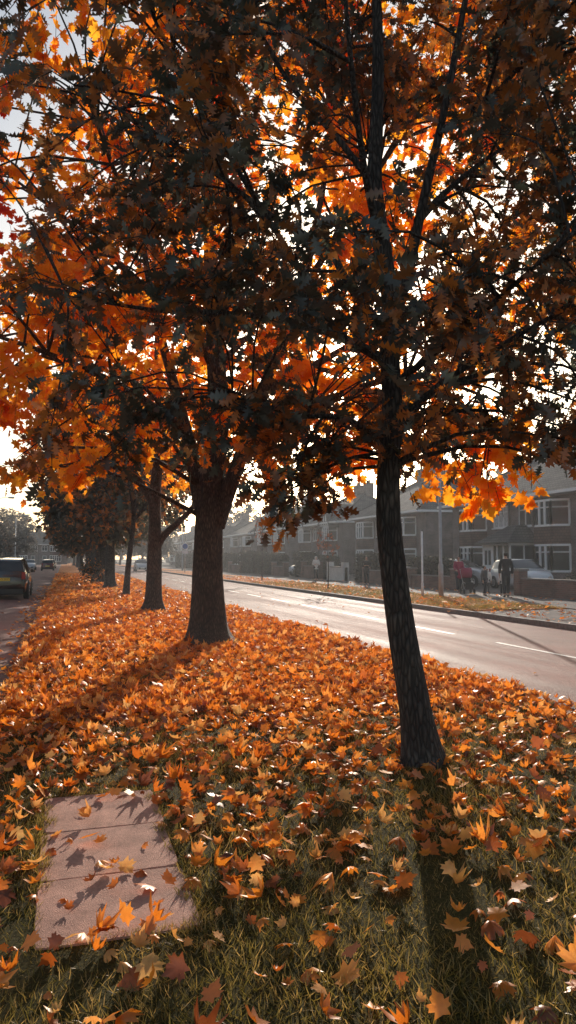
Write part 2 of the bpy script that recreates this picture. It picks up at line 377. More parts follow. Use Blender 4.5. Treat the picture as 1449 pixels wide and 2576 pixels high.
oak_limbs=[
 ([P(1.005,-.05),P(.965,.25),P(.93,.47),P(.855,.92),P(.795,1.37),P(.756,1.81),P(.765,2.26),P(.795,2.56),P(.78,3.0),P(.795,3.37),P(.75,3.76),P(.675,4.36),P(.705,4.95,.1),P(.72,5.6,.1),P(.7,6.6,.2),P(.6,7.6,.2)],.122,.022),
 ([P(.80,3.3),P(.86,3.5),P(.945,3.79),P(1.05,4.27),P(1.21,4.97,-.1),P(1.39,5.9,-.1),P(1.6,7.0,-.2)],.062,.015),
 ([P(.77,2.95),P(.69,3.04),P(.377,3.2),P(.048,3.31),P(-.4,3.34,-.1),P(-.9,3.32,-.2),P(-1.6,3.4,-.3)],.05,.010),
 ([P(.78,3.15),P(.72,3.26),P(.466,3.6),P(.30,3.95,.1),P(-.07,4.2,.2),P(-.6,4.6,.2),P(-1.4,5.2,.3)],.045,.012),
 ([P(.38,3.2),P(.2,3.5,-.1),P(-.1,3.95,-.2),P(-.58,4.7,-.3),P(-.9,5.3,-.3),P(-1.3,6.2,-.4)],.03,.01),
 ([P(.79,2.4),P(.86,2.5),P(.98,2.66),P(1.27,2.9),P(1.8,3.2,-.2),P(2.4,3.5,-.3)],.05,.012),
 ([P(.76,2.3),P(.66,2.42),P(.41,2.55,-.1),P(.05,2.55,-.2),P(-.4,2.7,-.3)],.035,.01),
 ([P(1.0,4.1),P(1.3,4.5,.3),P(1.8,5.0,.6),P(2.3,5.3,.8)],.035,.01),
 ([P(.72,3.9),P(.55,4.3,-.4),P(.4,4.9,-.9),P(.3,5.6,-1.3)],.035,.01),
 ([P(.70,4.1),P(.75,4.6,.5),P(.7,5.1,1.1),P(.8,5.6,1.6)],.035,.01),
 ([P(.68,4.36),P(.4,4.75),P(.0,5.3,.1),P(-.4,6.1,.1),P(-.7,7,.1)],.03,.01),
 ([P(1.15,4.75,-.1),P(1.6,5.0,-.3),P(2.0,5.6,-.5),P(2.3,6.2,-.6)],.025,.01),
 ([P(.765,2.2),P(.7,2.45,.4),P(.5,2.8,1.1),P(.3,3.1,1.8)],.03,.01),
 ([P(.77,2.8),P(1.1,3.0,-.4),P(1.4,3.2,-1.0),P(1.7,3.4,-1.5)],.03,.01),
]
make_tree(oak,oak_limbs,oc,T_oak,M_oak,M_bark,lsize=.128,twigs=6,lpt=10,crad=.45,seed=3,flare=1.5,bw=.035,roots=.10)
# big maple
MX,MY=-1.38,13.1
g2=np.random.default_rng(9)
def mkeep(x,y,z):
    k=1.0
    if y>-2.2 and x>-4.2 and z<.268*(y+10.9)+.75: return 0.03
    if z<3.4 and abs(x)<1.2: k=.3
    if 1.8<x<3.0 and 5.5<z<7.6: k=.5
    if x<-2.3 and z>9.8: k=.1
    return k
mc=[(c,g2.uniform(.55,.85)) for c in ell(330,0.2,-.3,7.6,6.6,5.0,5.4,3.0,g2,mkeep)]
mc+=[((x,y,z),.5) for x,y,z in [(3.4,-4.3,2.75),(3.7,-4.6,2.5),(3.2,-4.4,2.9),(3.9,-4.2,2.9),(3.6,-4.6,2.3),(1.6,-2.4,3.0),(2.1,-2.6,2.85),(2.5,-2.8,3.1),(1.1,-3,2.9),(.9,-2.5,3.1),(2.9,-3,3.0),(-1.6,-2,2.9),(-2.2,-2.5,2.8),(-2.9,-2,2.9),(-3.5,-1,3.0),(-4.2,-1.6,3.1),(4.3,-3.6,3.2),(.2,-3.2,3.2),(-.8,-3.4,3.2)]]
def mtint(P,b,g):
    red=np.zeros(len(P))
    for cx,cy,cz,r in [(-3.8,-2.5,4.0,.55),(-.2,-3.6,5.0,.5),(.3,-4,7.2,.8),(-3.9,-2,7.2,1.1),(-3.2,-2.5,8.4,.9),(2.2,-3.4,8.3,.5)]:
        d=np.sqrt((P[:,0]-cx)**2+(P[:,1]-cy)**2*.3+(P[:,2]-cz)**2); red=np.maximum(red,d<r)
    return np.where(red>0,b*.12,.12+.85*b)
mx_,my_=W(MX,MY)
maple=thing('maple_tree','thick-trunked maple with glowing orange leaves forking low','tree',(mx_,my_,0),-TH)
maple_limbs=[
 ([(0,0,-.05),(-.03,0,.4),(-.06,0,1.2),(-.04,0,2.2),(0,0,2.9),(.1,.1,4.2),(.0,.2,6),(-.1,.2,8.5),(0,0,11)],.32,.05),
 ([(-.08,0,2.2),(-.22,0,2.7),(-.38,0,3.5),(-.75,.2,4.8),(-1.2,.4,6.5),(-1.6,.3,9)],.2,.04),
 ([(.05,0,2.1),(.25,-.05,2.6),(.5,-.15,3.2),(.9,-.4,4.4),(1.6,-.9,6),(2.2,-1.1,9)],.21,.04),
 ([(.5,-.15,3.2),(1.3,-.9,3.8),(2.4,-2,4.1),(3.2,-3.2,4.0),(3.7,-4.3,3.5)],.1,.02),
 ([(-.5,0,3.8),(-1.5,-.4,4.5),(-3,-.8,5.1),(-4.8,-1,5.6)],.09,.02),
 ([(.9,-.4,4.4),(2.2,0,5.2),(3.8,.3,6.2),(5.2,.3,7)],.09,.02),
 ([(0,.2,5),(-.5,-1.2,6),(-1,-2.8,6.8),(-1.2,-4,7.4)],.08,.02),
 ([(0,.2,5),(.6,1.4,6),(.8,3,7)],.08,.02),
 ([(-1.2,.4,6.5),(-2.4,0,7.5),(-3.8,-.4,8.5)],.07,.02),
 ([(1.6,-.9,6),(2.6,-1.6,7.4),(3.6,-2,8.8)],.07,.02),
]
make_tree(maple,maple_limbs,mc,T_maple,M_maple,M_bark2,lsize=.18,twigs=6,lpt=9,twig_geo=True,seed=8,tbias=mtint,flare=1.75,bw=.04,roots=.2)
# second maple (mid)
g3=np.random.default_rng(19)
c3=[(c,g3.uniform(.6,.95)) for c in ell(160,0,0,7.4,4.9,4.6,4.6,3.5,g3,lambda x,y,z:.25 if (x>.8 and z<6.2 and y>-2.5) else 1)]
m3=thing('maple_tree','orange maple with a low side limb on the leafy verge','tree',(*W(-3.87,21.2),0),-TH)
l3=[([(0,0,-.05),(0,0,.5),(0,0,1.5),(0,0,2.4),(0,0,3.4),(.1,.1,5),(0,.2,7),(0,0,10)],.25,.05),
 ([(.08,0,1.9),(.35,0,2.25),(1.05,-.1,2.9),(1.7,-.3,4),(2.3,-.4,6)],.14,.03),
 ([(0,0,3.0),(-.6,0,4),(-1.4,.2,5.5),(-2.2,.2,7.5)],.13,.03),
 ([(0,0,3.6),(.5,-1,4.8),(.9,-2.4,6)],.1,.02),([(0,0,3.6),(.1,1,4.8),(.2,2.6,6)],.1,.02),
 ([(-.6,0,4),(-2,-.4,4.5),(-3.6,-.5,5)],.07,.02),([(1.7,-.3,4),(3,0,4.6),(4,.2,5)],.06,.02)]
make_tree(m3,l3,c3,T_maple2,M_maple,M_bark2,lsize=.24,twigs=6,lpt=7,twig_geo=False,seed=21,flare=1.6,bw=.05,tbias=lambda P,b,g:.1+.8*b)
# slender tree 4
g4=np.random.default_rng(29)
c4=[(c,g4.uniform(.5,.8)) for c in ell(90,0,0,5.8,3.3,3.3,3.4,2.8,g4,lambda x,y,z:1)]
m4=thing('lime_tree','slender street tree with dark browning leaves on the verge','tree',(*W(-6.4,29.),0),-TH)
l4=[([(.0,0,-.05),(.05,0,.7),(.12,0,1.6),(.25,0,2.8),(.3,0,4.5),(.2,.2,8)],.135,.03),
 ([(.2,0,2.4),(-.4,0,3.4),(-1.2,0,4.8)],.07,.02),([(.28,0,3),(1,.2,4),(1.8,.2,5.2)],.07,.02),([(.28,0,3.2),(.3,-1,4.2),(.4,-2,5.2)],.06,.02),([(.28,0,3.2),(.3,1,4.2),(.1,2,5.2)],.06,.02)]
make_tree(m4,l4,c4,T_maple2,M_lime,M_bark,lsize=.22,twigs=6,lpt=7,twig_geo=False,seed=31,flare=1.3,bw=.04,tbias=lambda P,b,g:.25+.75*b)
# row tree 5 prototype
g5=np.random.default_rng(39)
c5=[(c,g5.uniform(.7,1.1)) for c in ell(150,0,0,6.3,4.4,4.4,4.5,2.6,g5,lambda x,y,z:1)]
m5=thing('lime_tree','mature street tree with dark autumn crown on the verge','tree',(2.3,38.8,0),1.0,'trees in the verge row')
l5=[([(0,0,-.05),(0,0,.7),(.05,0,1.8),(0,0,3),(.1,0,5),(.1,.1,9.5)],.29,.05),
 ([(0,0,2.2),(-.8,0,3.2),(-2,.2,5)],.12,.03),([(0,0,2.4),(.9,.3,3.6),(2.1,.5,5.4)],.12,.03),([(0,0,2.4),(.1,-1.1,3.6),(.3,-2.3,5.2)],.1,.03),([(0,0,2.6),(-.1,1.1,3.8),(-.3,2.3,5.4)],.1,.03)]
make_tree(m5,l5,c5,T_quad,M_lime,M_bark,lsize=.32,twigs=7,lpt=9,twig_geo=False,seed=41,flare=1.5,bw=.06)
for i,v in enumerate([47.3,55.5,64,72.5,81,90,101,114,128,145,165]):
    s=random.uniform(.85,1.08)
    clone(m5,(2.3+random.uniform(-.25,.25),v,0),random.uniform(0,6.28),(s,s,s*random.uniform(.9,1.05)))
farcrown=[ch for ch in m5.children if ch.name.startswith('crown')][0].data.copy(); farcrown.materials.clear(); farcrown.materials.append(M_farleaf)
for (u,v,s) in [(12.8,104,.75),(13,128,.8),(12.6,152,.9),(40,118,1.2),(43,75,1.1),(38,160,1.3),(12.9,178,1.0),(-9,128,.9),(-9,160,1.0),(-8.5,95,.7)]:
    t=clone(m5,(u,v,-.1),random.uniform(0,6),s,label='haze-tinted street tree in autumn leaf beside the road'); t['group']='distant street trees'
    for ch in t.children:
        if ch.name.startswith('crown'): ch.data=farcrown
def sapling(u,v,h,seed,k=9):
    g=np.random.default_rng(seed)
    r=thing('sapling_tree','thin young tree with sparse reddish leaves on the far verge','tree',(u,v,0),0,'young trees on the far verge')
    cs=[((g.normal(0,.3),g.normal(0,.3),h*g.uniform(.55,1.0)),.32) for _ in range(k)]
    make_tree(r,[([(0,0,0),(.03,0,h*.4),(0,.02,h*.7),(0,.02,h)],.035,.01)],cs,T_maple2,M_red,M_bark,lsize=.10,twigs=5,lpt=3,seed=seed,flare=1.2,bw=.02,sides=5)
sapling(12.7,34.6,3.0,51,7); sapling(13.0,48.5,4.2,52,12); sapling(12.9,70,4,53)
def shrub(u,v,r,h,n,mat,lab,seed,size=.12):
    g=np.random.default_rng(seed)
    root=thing('shrub',lab,'bush',(u,v,0),0)
    mb=MB(); 
    for k in range(14):
        a=g.uniform(0,6.28); e=(math.cos(a)*r*g.uniform(.3,.9),math.sin(a)*r*g.uniform(.3,.9),h*g.uniform(.6,1))
        mb.tube([(0,0,0),(e[0]*.4,e[1]*.4,e[2]*.6),e],[.02,.012,.004],4,cap=False)
    mb.obj('stem',M_bark,root,True)
    d=norm(g.normal(size=(n,3))); rr=g.random(n)**.5
    P=np.stack([d[:,0]*r*rr,d[:,1]*r*rr,h*.5+d[:,2]*h*.5*rr],1)
    V,F,t=scatter(T_quad,P,g.normal(size=(n,3)),g.normal(size=(n,3)),size*g.uniform(.6,1.3,n),None,g.random(n))
    addobj('foliage',bulk('foliage',V,F,mat,t),root)
shrub(1.7,46.3,.8,1.5,900,M_lime,'leafy shoots growing round a trunk base on the verge',62,.14)
shrub(20,21.5,1.1,1.3,1800,M_hedge,'dark garden bush behind low brick wall',63,.09)
shrub(19.2,23.6,.9,1.1,1500,M_hedge,'dark garden bush behind low brick wall',64,.09)
shrub(19.0,33.0,.9,1.3,1500,M_hedge,'dark garden bush behind low brick wall',65,.09)
# ---------------------------------------------------------------- ground
def grid(name,u0,u1,v0,v1,z,mat,nu=1,nv=1,amp=0):
    us=np.linspace(u0,u1,nu+1); vs=np.linspace(v0,v1,nv+1)
    V=[(u,v,z+amp*(math.sin(u*3.1+v*1.3)*.5+math.sin(v*2.3-u*1.7)*.5)*(0 if (u in(us[0],us[-1])) else 1)) for v in vs for u in us]
    F=[(j*(nu+1)+i,j*(nu+1)+i+1,(j+1)*(nu+1)+i+1,(j+1)*(nu+1)+i) for j in range(nv) for i in range(nu)]
    me=bpy.data.meshes.new(name); me.from_pydata(V,[],F); me.materials.append(mat)
    return me
struct('ground',grid('ground',-600,700,-200,1300,-.135,M_far))
struct('main_road',grid('main_road',5.0,11.0,-30,420,-.115,M_road))
struct('service_road',grid('service_road',-6.2,-.65,-30,420,-.115,M_road))
def slabblock(name,u0,u1,v0,v1,z0,z1,mat): return struct(name,MB().box(u0,u1,v0,v1,z0,z1).mesh(name,mat))
struct('grass_verge',grid('grass_verge',-.53,4.88,-30,420,0,M_verge,12,300,.003))
def kerb(u0,u1,v0,v1):
    mb=MB(); v=v0
    while v<v1:
        L=.91 if v<60 else 6; mb.box(u0,u1,v+.004,min(v+L,v1)-.004,-.2,.008+random.uniform(-.004,.004)); v+=L
    return struct('kerb',mb.mesh('kerb',M_kerb))
kerb(-.65,-.53,-10,200); kerb(4.88,5.0,-10,200); kerb(11.0,11.12,-10,200)
slabblock('left_pavement',-9.5,-6.2,-30,400,-.2,0,M_pave)
struct('front_gardens',grid('front_gardens',17.7,60,-30,400,.0,M_pave))
slabblock('pavement',14.6,17.7,-30,400,-.2,.004,M_pave)
struct('left_gardens',grid('left_gardens',-60,-9.5,-30,400,.0,M_far))
vsegs=[(-10,12.8),(18.8,28.4),(32,57),(60.5,88),(92,130),(134,200)]
for a,b in vsegs: struct('far_verge',MB().box(11.12,14.6,a,b,-.2,.004).mesh('far_verge',M_verge))
for a,b in [(12.8,18.8),(28.4,32),(57,60.5),(88,92),(130,134)]: slabblock('driveway_crossing',11.12,14.6,a+.004,b-.004,-.2,-.02,M_pave)
mb=MB(); v=-6.0
while v<150:
    mb.poly([(7.95,v,-.110),(8.05,v,-.110),(8.05,v+2.4,-.110),(7.95,v+2.4,-.110)]); v+=4.0
M_line=simple('road_paint',(0.8,0.77,0.73),0.6,var=0.25,scale=20)
struct('road_marking',mb.mesh('road_marking',M_line))
def slab(u0,v0,w,l,tilt,lab,z=0.0):
    r_=random.Random(int(v0*100)); pts=[]
    for k in range(40):
        t=k/10; e=int(t); f=t-e
        x,y=[(-1+2*f,-1),(1,-1+2*f),(1-2*f,1),(-1,1-2*f)][e]
        ch=r_.uniform(0,.006)+(.012 if f<.05 else 0)
        pts.append((x*(w/2-ch),y*(l/2-ch)))
    mb=MB(); mb.v=[(x,y,.008) for x,y in pts]+[(x*1.012,y*1.012,-.002) for x,y in pts]+[(x*1.012,y*1.012,-.05) for x,y in pts]
    n=40; mb.f=[tuple(range(n))]+[(i,n+i,n+(i+1)%n,(i+1)%n) for i in range(n)]+[(n+i,2*n+i,2*n+(i+1)%n,n+(i+1)%n) for i in range(n)]
    me=mb.mesh('paving_slab',M_slab); o=addobj('paving_slab',me); o.location=(u0+w/2,v0+l/2,z); o.rotation_euler=tilt
    o['group']='paving slabs set in the verge'
    return tag(o,lab,'paving slab')
for i,(a,b) in enumerate([(-.085,3.05),(-.09,3.67),(-.08,4.29)]): slab(a,b,.66,.608,(random.uniform(-.006,.006),random.uniform(-.008,.008),random.uniform(-.01,.01)),'worn pinkish concrete slab sunk in the grass')
# ---------------------------------------------------------------- grass blades
def vn(x,y):
    return .5+.25*np.sin(x*1.9+1.3*np.sin(y*1.1))+.25*np.sin(y*1.7+1.1*np.sin(x*1.5+2))
def inslab(u,v,m=0.0):
    return (u>-.085+m)&(u<.575-m)&(v>3.05+m)&(v<4.90-m)
def grassfield(n,u0,u1,v0,v1,h,seed,zoff=0,edge=False):
    g=np.random.default_rng(seed)
    u=g.uniform(u0,u1,n); v=v0+(v1-v0)*g.random(n)**(1 if edge else 1.4)
    k=g.random(n)<(.35+.65*vn(u*1.7,v*1.7))
    wob=.02*np.sin(u*17+v*9)+.025*np.sin(v*23)+.022
    k&=~inslab(u,v,wob)
    if edge: k&=inslab(u,v,-.04)
    u=u[k];v=v[k];n=len(u)
    P=np.stack([u,v,np.full(n,zoff-.005)],1)
    A=np.stack([g.normal(0,.75,n),g.normal(0,.75,n),np.ones(n)],1)
    Nn=g.normal(size=(n,3)); sc=h*g.uniform(.4,1.35,n)*(.6+.8*vn(u*2.3+5,v*2.1))
    return scatter(T_blade,P,A,Nn,sc,None,np.clip(g.normal(.5,.28,n)+.35*(vn(u*3.7,v*3.1)-.5),0,1))
def cat(ps):
    Vs=[];Fs=[];ts=[];o=0
    for V,F,t in ps: Vs.append(V);Fs.append(F+o);ts.append(t);o+=len(V)
    return np.concatenate(Vs),np.concatenate(Fs),np.concatenate(ts)
V,F,t=cat([grassfield(250000,-.5,4.85,1.4,10.5,.048,71),grassfield(18000,-.16,.66,2.95,5.0,.05,73,0,True)])
o=addobj('grass',bulk('grass',V,F,M_grass,t)); o['kind']='stuff'
V,F,t=grassfield(50000,11.15,14.55,18.8,45,.09,72)
o=addobj('grass',bulk('grass',V,F,M_grass,t)); o['kind']='stuff'
# fallen leaves
def litter(T,n,ulo,uhi,vlo,vhi,size,seed,dens,z=.012,curl=.6,pw=1.0,flat=.28):
    g=np.random.default_rng(seed)
    u=g.uniform(ulo,uhi,n); v=vlo+(vhi-vlo)*g.random(n)**pw
    k=g.random(n)<dens(u,v); u=u[k];v=v[k];n=len(u)
    P=np.stack([u,v,z+g.random(n)*.035],1)
    an=g.uniform(0,6.28,n); A=np.stack([np.cos(an),np.sin(an),g.normal(0,flat,n)],1)
    Nn=np.stack([g.normal(0,flat,n),g.normal(0,flat,n),np.where(g.random(n)<.6,1.,-1.)],1)
    P[:,2]+=np.abs(A[:,2])*.02
    P[:,2]=np.where(inslab(u,v,0),P[:,2]*.6+.006,P[:,2])
    tn=np.clip(g.normal(.5,.3,n)+.2*(vn(u*3,v*3)-.5),0,1)
    return scatter(T,P,A,Nn,size*g.uniform(.45,1.3,n),g.normal(0,curl,n),tn)
def d_near(u,v):
    d=.25+.75*np.clip((v-3.0)/5.0,0,1)+.40*(vn(u*1.3+1,v*1.3)-.5)*np.clip((6.5-v)/2,0,1)
    d=np.where(inslab(u,v,0),d*.12,d)
    return np.clip(d,.10,1)
parts=[litter(T_maple,10000,-.6,4.95,1.2,8.5,.086,81,d_near,z=.024,curl=1.3,flat=.5),
       litter(T_maple,13500,-.62,5.0,7.0,16,.10,82,lambda u,v:np.ones_like(u)*(.95),curl=1.2,flat=.5),
       litter(T_maple2,16000,-.62,5.0,14,34,.12,83,lambda u,v:np.ones_like(u),flat=.45),
       litter(T_maple2,9000,-.62,5.0,30,75,.16,84,lambda u,v:np.ones_like(u),flat=.45)]
def litobj(ps):
    V,F,t=cat(ps); o=addobj('fallen_leaves',bulk('fallen_leaves',V,F,M_fallen,t)); o['kind']='stuff'
litobj(parts)
litobj([litter(T_maple2,2600,11.1,14.6,12,60,.13,85,lambda u,v:.4+.6*vn(u,v)),
    litter(T_maple2,500,14.6,17.7,14,50,.12,86,lambda u,v:vn(u,v)),])
litobj([litter(T_maple2,1100,-1.3,-.6,2,45,.11,87,lambda u,v:np.clip((u+1.3)/.6,0,1),z=-.108),
    litter(T_maple2,260,-5,-1.3,6,45,.11,88,lambda u,v:.5*np.ones_like(u),z=-.108),
    litter(T_maple2,600,5.0,5.5,3,50,.11,89,lambda u,v:np.clip((5.5-u)/.5,0,1),z=-.108),
    litter(T_maple2,110,5.5,11,8,40,.10,90,lambda u,v:.5*np.ones_like(u),z=-.108)])
# ---------------------------------------------------------------- houses
def openwall(x0,x1,z0,z1,ops,th=.14):
    mb=MB(); xs=sorted({x0,x1}|{o[0] for o in ops}|{o[1] for o in ops}); zs=sorted({z0,z1}|{o[2] for o in ops}|{o[3] for o in ops})
    for i in range(len(xs)-1):
        for j in range(len(zs)-1):
            a,b,c,d=xs[i],xs[i+1],zs[j],zs[j+1]
            mx,mz=(a+b)/2,(c+d)/2
            if any(o[0]<mx<o[1] and o[2]<mz<o[3] for o in ops): continue
            mb.poly([(b,0,c),(a,0,c),(a,0,d),(b,0,d)])
    for a,b,c,d in ops:
        mb.poly([(a,0,c),(a,-th,c),(a,-th,d),(a,0,d)]); mb.poly([(b,-th,c),(b,0,c),(b,0,d),(b,-th,d)])
        mb.poly([(a,0,d),(a,-th,d),(b,-th,d),(b,0,d)]); mb.poly([(a,-th,c),(a,0,c),(b,0,c),(b,-th,c)])
    return mb
def window(root,a,b,c,d,n,y=0,top=True,net=False):
    mb=MB(); f=.075; y0,y1=y-.12,y-.05
    mb.box(a,a+f,y0,y1,c,d); mb.box(b-f,b,y0,y1,c,d); mb.box(a+f,b-f,y0,y1,c,c+f); mb.box(a+f,b-f,y0,y1,d-f,d)
    for k in range(1,n):
        x=a+(b-a)*k/n; mb.box(x-f/2,x+f/2,y0,y1-.002,c+f,d-f)
    if top:
        z=d-(d-c)*.28
        for k in range(n):
            xa=a+(b-a)*k/n+(f if k==0 else f/2); xb=a+(b-a)*(k+1)/n-(f if k==n-1 else f/2)
            mb.box(xa,xb,y0,y1-.004,z-.025,z+.025)
    mb.box(a-.06,b+.06,y-.01,y+.06,c-.07,c-.002)
    w=mb.obj('window',M_white,root)
    g=MB().poly([(b,y-.09,c),(a,y-.09,c),(a,y-.09,d),(b,y-.09,d)]).obj('glass',M_net if net else M_glass,w)
    return w
def bay(root,x0,x1,z0,z1,eave,gable):
    dp=.75; m=.62
    pts=[(x0,0),(x0+m,dp),(x1-m,dp),(x1,0)]
    def band(mb,za,zb,off=0):
        P=[(x0-off,0),(x0+m-off*.5,dp+off),(x1-m+off*.5,dp+off),(x1+off,0)]
        for k in range(3):
            p,q=P[k],P[k+1]; mb.poly([(q[0],q[1],za),(p[0],p[1],za),(p[0],p[1],zb),(q[0],q[1],zb)])
        mb.poly([(p[0],p[1],zb) for p in reversed(P)]); mb.poly([(p[0],p[1],za) for p in P])
    b=band; mb=MB(); b(mb,z0,.75); mb.obj('bay_wall',M_brick,root)
    mb=MB(); b(mb,2.3,3.25,.03); mb.obj('tile_hanging',M_tileh,root)
    for za,zb in((.752,2.298),(3.252,4.75)):
        mb=MB(); b(mb,za,za+.12,.02); b(mb,zb-.12,zb,.02)
        for k in range(3):
            p=Vector(pts[k]);q=Vector(pts[k+1]); n=3 if k==1 else 1
            for i in range(n+1):
                c=p+(q-p)*(i/n); mb.box(c.x-.055,c.x+.055,c.y-.055,c.y+.055,za+.12,zb-.12)
            z=zb-.45
            mb.tube([(p.x,p.y,z),(q.x,q.y,z)],.035,4)
        w=mb.obj('bay_window',M_white,root)
        g=MB(); P=[(x0+.02,0),(x0+m,dp-.03),(x1-m,dp-.03),(x1-.02,0)]
        for k in range(3):
            p,q=P[k],P[k+1]; g.poly([(q[0],q[1],za+.05),(p[0],p[1],za+.05),(p[0],p[1],zb-.05),(q[0],q[1],zb-.05)])
        g.obj('glass',M_glass,w)
    if gable:
        xm=(x0+x1)/2
        mb=MB(); mb.poly([(x1+.25,dp+.08,4.752),(x0-.25,dp+.08,4.752),(xm,dp+.08,6.9)])
        mb.obj('gable_wall',M_render,root)
        mb=MB()
        for sx in(-1,1):
            xe=xm+sx*((x1-x0)/2+.55)
            mb.poly([(xe,dp+.3,4.55),(xm,dp+.3,7.05),(xm,-3,7.05),(xe,-3,4.55)]); mb.poly([(xe,dp+.3,4.45),(xe,dp+.3,4.55),(xm,dp+.3,7.05),(xm,dp+.3,6.9)])
        mb.obj('gable_roof',M_roof,root)
        mb=MB()
        for k in range(5):
            x=xm-1.2+k*.6; h=6.7-abs(x-xm)*1.15
            mb.box(x-.05,x+.05,dp+.083,dp+.11,4.9,max(5.2,h-.1))
        mb.obj('timber_strips',M_dark,root)
def house(u,v,porch=False,gable=False,label='',rot=math.pi/2):
    root=thing('semi_detached_house',label,'house',(u,v,0),rot,'houses along the street')
    Wd,D,E,Rg=14.0,8.5,5.15,8.3
    bays=[(1.6,4.3),(9.7,12.4)]
    ops=[(7.35,9.0,3.4,4.75),(4.95,6.3,3.4,4.75)]
    dr=[(7.9,8.85,.1,2.2),(5.15,6.1,.1,2.2)]
    if porch: dr=[(7.9,8.85,.1,2.2)]
    mb=openwall(0,Wd,0,E,ops+dr)
    mb.poly([(0,0,0),(0,-D,0),(0,-D,E),(0,0,E)]); mb.poly([(Wd,-D,0),(Wd,0,0),(Wd,0,E),(Wd,-D,E)]); mb.poly([(0,-D,0),(Wd,-D,0),(Wd,-D,E),(0,-D,E)])
    mb.obj('wall',M_brick,root)
    for k,(a,b,c,d) in enumerate(ops): window(root,a,b,c,d,3 if k==0 else 2,net=(k==0 and porch))
    for a,b,c,d in dr:
        m=MB(); m.box(a+.07,b-.07,-.12,-.07,c,d-.08); m.box(a+.2,b-.2,-.068,-.055,.35,1.0)
        w=m.obj('door',M_white if porch else M_grey,root)
        m=MB(); m.box(a,a+.068,-.13,-.03,c,d); m.box(b-.068,b,-.13,-.03,c,d); m.box(a+.068,b-.068,-.13,-.03,d-.078,d); m.obj('door_frame',M_white,w)
        MB().box(b-.2,b-.17,-.06,-.02,1.0,1.14).obj('handle',M_metal,w)
        MB().box(a-.1,b+.1,.003,.35,0,.12).obj('step',M_kerb,w)
    for a,b in bays: bay(root,a,b,0,E,E,gable)
    o=.45; x0,x1,y0,y1=-o,Wd+o,o+.5,-D-o; rx0,rx1,ry=4.3,Wd-4.3,-D/2; z=E
    m=MB()
    m.poly([(x1,y0,z),(x0,y0,z),(rx0,ry,Rg),(rx1,ry,Rg)][::-1]); m.poly([(x0,y1,z),(x1,y1,z),(rx1,ry,Rg),(rx0,ry,Rg)][::-1])
    m.poly([(x0,y0,z),(x0,y1,z),(rx0,ry,Rg)]); m.poly([(x1,y1,z),(x1,y0,z),(rx1,ry,Rg)])
    m.tube([(x0,y0,z),(rx0,ry,Rg+.03)],.07,6);m.tube([(x1,y0,z),(rx1,ry,Rg+.03)],.07,6);m.tube([(rx0,ry,Rg+.03),(rx1,ry,Rg+.03)],.09,6)
    rf=m.obj('roof',M_roof,root)
    m=MB(); m.box(x0,x1,y0-.03,y0+.02,z-.16,z-.002); m.box(x0,x0+.04,y1,y0-.032,z-.16,z-.002); m.box(x1-.04,x1,y1,y0-.032,z-.16,z-.002); m.box(x0+.045,x1-.045,.01,y0-.035,z-.155,z-.12)
    m.obj('fascia',M_white,rf)
    for cx in(rx0+.6,7.0,rx1-.6) if not gable else (7.0,rx0):
        m=MB(); m.box(cx-.45,cx+.45,ry-.7,ry+.1,Rg-1.0,Rg+1.0); m.box(cx-.5,cx+.5,ry-.75,ry+.15,Rg+1.002,Rg+1.12)
        ch=m.obj('chimney',M_brick,rf)
        for k in(-.25,.25):
            MB().tube([(cx+k,ry-.3,Rg+1.12),(cx+k,ry-.3,Rg+1.45)],[.12,.1],8).obj('chimney_pot',M_tileh,ch)
    MB().tube([(7.05,.07,.1),(7.05,.07,E-.2)],.04,6).obj('drainpipe',M_dark,root)
    if porch:
        a,b,dp=4.4,7.25,1.9
        pr=MB(); pr.box(a,b-1.1,dp-.1,dp,0,.85); pr.box(a,a+.1,0.004,dp-.102,0,.85)
        P=pr.obj('porch',M_brick,root)
        MB().box(b-.1,b,0.004,dp-.102,0,.85).obj('porch_side_wall',M_brick,P)
        m=MB()
        for x in (a+.03,a+.65,a+1.28,b-1.13,b-.09): m.box(x-.035,x+.055,dp-.09,dp-.01,.852,2.25)
        m.box(a,b,dp-.11,dp+.01,2.252,2.4); m.box(a,a+.08,.005,dp-.112,2.252,2.4); m.box(b-.08,b,.005,dp-.112,2.252,2.4); m.box(a,b-1.17,dp-.10,dp+.03,.853,.92)
        m.box(a,a+.07,.9,.97,.852,2.25); m.box(b-.07,b,.9,.97,.852,2.25)
        m.obj('porch_frame',M_white,P)
        MB().poly([(b-1.13,dp-.06,.9),(a,dp-.06,.9),(a,dp-.06,2.25),(b-1.13,dp-.06,2.25)]).obj('glass',M_glass,P)
        MB().poly([(a+.04,.01,.85),(a+.04,dp-.06,.85),(a+.04,dp-.06,2.25),(a+.04,.01,2.25)]).obj('glass',M_glass,P)
        MB().poly([(b-.04,.01,.85),(b-.04,dp-.06,.85),(b-.04,dp-.06,2.25),(b-.04,.01,2.25)]).obj('glass',M_glass,P)
        m=MB(); m.box(b-1.06,b-.12,dp-.09,dp-.03,.05,2.24)
        for x in(b-.95,b-.55): m.box(x,x+.3,dp-.028,dp-.015,.2,.95); m.box(x,x+.3,dp-.028,dp-.015,1.1,2.0)
        dd=m.obj('door',M_white,P)
        for x in(b-.93,b-.53): MB().box(x,x+.26,dp-.014,dp-.008,1.12,1.98).obj('glass',M_glass,dd)
        m=MB(); e=.3
        q=[(a-e,dp+e,2.42),(b+e,dp+e,2.42),(b+e,.01,2.42),(a-e,.01,2.42)]; t1,t2=(a+1.0,.7,3.45),(b-1.0,.7,3.45); t3,t4=(a+1.0,.01,3.45),(b-1.0,.01,3.45)
